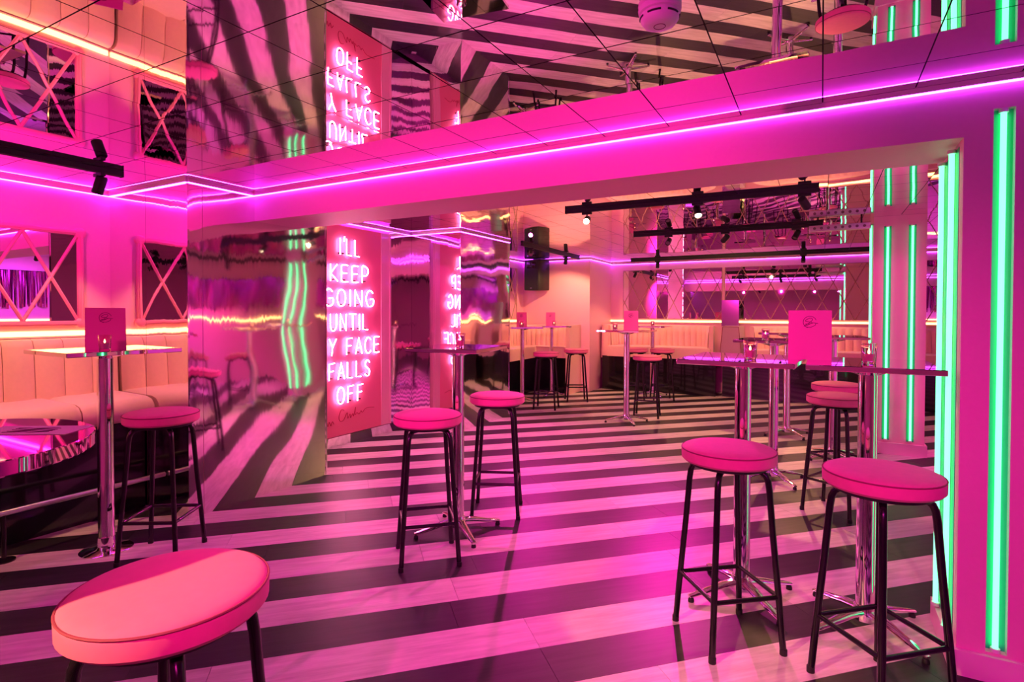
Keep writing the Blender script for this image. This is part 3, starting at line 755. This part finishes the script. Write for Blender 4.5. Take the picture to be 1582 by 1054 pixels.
MB().lathe([(.050, -.016), (.054, -.022), (.053, -.036), (.044, -.048), (.028, -.053), (0, -.054)], 40).build('dome', 'plastic', sd)
for k in range(6):
    a0 = k*60
    MB().tube([(.0535*math.cos(math.radians(a)), .0535*math.sin(math.radians(a)), -.030) for a in range(a0+8, a0+53, 5)], .003, 6).build('vent_slot', 'blackmatt', sd)
MB().tube([(.016*math.cos(a), .016*math.sin(a), -.0535) for a in [2*PI*i/16 for i in range(16)]], .0012, 5, closed=True).build('ring_mark', 'ink', sd)
lb = thing('light_bar', 'grey perforated wash light bar under the far ceiling beside the pillar', 'light', (-.12, 6.55, ZB-.075))
bbox(0, .54, -.035, .035, -.03, .03, c=.006).build('body', 'steel', lb)
for k in range(8): MB().lathe([(.014, 0), (.014, .004), (0, .005)], 12).xf(Matrix.Translation((.05+k*.062, -.035, 0)) @ Matrix.Rotation(PI/2, 4, 'X')).build('lens', 'lensoff', lb)
for x in (.08, .46): box(x-.008, x+.008, -.008, .008, .03, .075).build('hanger', 'blackmatt', lb, 0)

# ------------------------------------------------------------------ ceiling tracks with spotlights
def track(label, p0, p1, z, th=.034):
    (x0, y0), (x1, y1) = p0, p1; L_ = math.hypot(x1-x0, y1-y0); a = math.atan2(y1-y0, x1-x0)
    t = thing('lighting_track', label, 'lighting track', (x0, y0, z), a, 'black ceiling tracks')
    box(0, L_, -.017, .017, -th, -.001).build('rail', 'blackmatt', t, 0)
    box(-.006, 0, -.019, .019, -th-.002, -.001).build('end_cap', 'blackmatt', t, 0)
    box(L_, L_+.006, -.019, .019, -th-.002, -.001).build('end_cap', 'blackmatt', t, 0)
    box(.01, L_-.01, -.005, .005, -th-.0015, -th).build('slot', 'joint', t, 0)
def spotlight(label, x, y, z, aim, color, power, size=55, lit=False, blend=.35, th=.034):
    t = thing('track_spotlight', label, 'spotlight', (x, y, z-th), 0, 'black track spotlights')
    box(-.045, .045, -.013, .013, -.022, -.002).build('adapter', 'blackmatt', t, 0)
    MB().tube([(0, 0, -.022), (0, 0, -.055)], .006, 8).build('stem', 'blackmatt', t)
    d = (Vector(aim)-Vector((x, y, z-th-.07))).normalized(); c = Vector((0, 0, -.075))
    R = d.to_track_quat('-Z', 'Y').to_matrix().to_4x4()
    mat = Matrix.Translation(c) @ R
    hd = MB().lathe([(0, .055), (.026, .055), (.030, .050), (.030, -.050), (.027, -.050), (.025, -.038), (0, -.038)], 20).xf(mat).build('head', 'blackmatt', t)
    MB().lathe([(0, -.040), (.024, -.040), (.024, -.0375), (0, -.037)], 20).xf(mat).build('lens', 'lens' if lit else 'lensoff', hd)
    if power:
        ld = bpy.data.lights.new('spot_beam', 'SPOT'); ld.color = color; ld.energy = power*POW; ld.spot_size = math.radians(size); ld.spot_blend = blend; ld.shadow_soft_size = .025
        lo = bpy.data.objects.new('spot_beam', ld); COL.objects.link(lo); lo.parent = t
        lo.matrix_local = Matrix.Translation(c+d*.055) @ R
    return t
track('black track before the near banquette', (-3.80, -1.4), (-3.80, 1.86), ZC)
track('black track crossing the near room before the rear wall', (-2.6, -.9), (1.9, -.9), ZC)
track('black track just beyond the beam', (-2.06, 4.74), (-.03, 4.79), ZB)
track('black track in the middle of the far room', (-1.97, 6.57), (-.0, 6.68), ZB)
track('long black track before the lattice mirrors', (-2.97, 9.74), (.62, 9.66), ZB)
track('black track running toward the loudspeaker', (-3.56, 6.7), (-3.62, 8.86), ZB)
# near room
spotlight('spotlight at the end of the banquette track', -3.80, 1.74, ZC, (-4.5, 1.6, .6), WARM, 100, 80)
spotlight('spotlight midway on the banquette track', -3.80, .70, ZC, (-4.4, 1.0, .6), WARM, 100, 80)
spotlight('added pink spotlight on the banquette track aimed at the wall mirror', -3.80, 1.22, ZC, (-4.58, 1.75, 1.9), HOT, 110, 80, blend=.6)  # added lamp, brings pink onto the upper left wall
spotlight('warm spotlight on the cross track of the near room', -1.9, -.9, ZC, (-1.04, .74, .8), WARM, 1300, 22, blend=.12)
spotlight('pink spotlight on the cross track of the near room, aimed at the foil pier', -2.4, -.9, ZC, (-2.9, 2.2, 1.0), HOT, 330, 70, blend=.8)
spotlight('added pink spotlight on the cross track of the near room, aimed at the beam', -1.2, -.9, ZC, (-1.7, 2.65, 2.15), HOT, 1300, 64, blend=.8)  # added unseen lamp, turns the beam face hot pink
spotlight('pink spotlight on the cross track of the near room, aimed at the opening', -.2, -.9, ZC, (-.7, 2.8, .2), HOT, 680, 62, blend=.8)
spotlight('pink spotlight on the cross track of the near room, aimed at the paired tables', .5, -.9, ZC, (-.2, 2.3, .1), PINK, 400, 66, blend=.8)
spotlight('mauve spotlight on the cross track of the near room, aimed at the slotted wall', 1.6, -.9, ZC, (1.0, 2.6, .9), MAUVE, 200, 85, blend=.7)
# far room
spotlight('dazzling lit spotlight on the track beyond the beam, nearest the loudspeaker', -1.86, 4.745, ZB, (-.9, .9, .6), WARM, 60, 60, True)
spotlight('lit spotlight at the middle of the track beyond the beam', -.90, 4.77, ZB, (-.2, 3.2, .0), WARM, 80, 75, True)
spotlight('added pink spotlight on the track beyond the beam, aimed at the pillar', -.12, 4.785, ZB, (.66, 6.5, 1.1), HOT, 130, 60, blend=.8)  # added lamp, tints the pillar pink
spotlight('spotlight on the middle far track, nearest the far foil pier', -1.57, 6.60, ZB, (-1.5, 2.7, 0), HOT, 1700, 62, blend=.8)
spotlight('spotlight halfway along the middle far track', -.95, 6.63, ZB, (-2.6, 8.8, 1.0), WARM, 420, 120, blend=.6)
spotlight('spotlight on the middle far track, nearest the pillar', -.24, 6.665, ZB, (-1.3, 5.3, 0), WARM, 480, 92, blend=.6)
spotlight('spotlight on the long lattice mirror track above the curved booth', -2.5, 9.73, ZB, (-2.5, 9.3, 0), WARM, 140, 120)
spotlight('spotlight on the long lattice mirror track above the wide booth', -.25, 9.68, ZB, (-.3, 9.0, 0), WARM, 160, 120)
spotlight('spotlight on the track running toward the loudspeaker', -3.605, 8.28, ZB, (-4.0, 8.9, .9), WARM, 200, 120)
spotlight('pink spotlight on the near end of the loudspeaker track', -3.58, 7.0, ZB, (-2.3, 4.0, .0), HOT, 800, 90, blend=.7)
track('added unseen black track beside the tinsel wall of the far room', (1.5, 3.6), (1.5, 8.4), ZB)  # unseen track, added to carry the two fill lamps below
spotlight('added mauve spotlight on the tinsel wall track near the beam', 1.5, 4.0, ZB, (2.6, 4.2, 1.0), MAUVE, 420, 120, blend=.6)  # added fill, lights the side wall that the foil reflects
spotlight('added pink spotlight on the tinsel wall track near the pillar', 1.5, 6.0, ZB, (2.2, 6.0, .6), PINK, 420, 120, blend=.6)  # added fill for the same unseen side wall
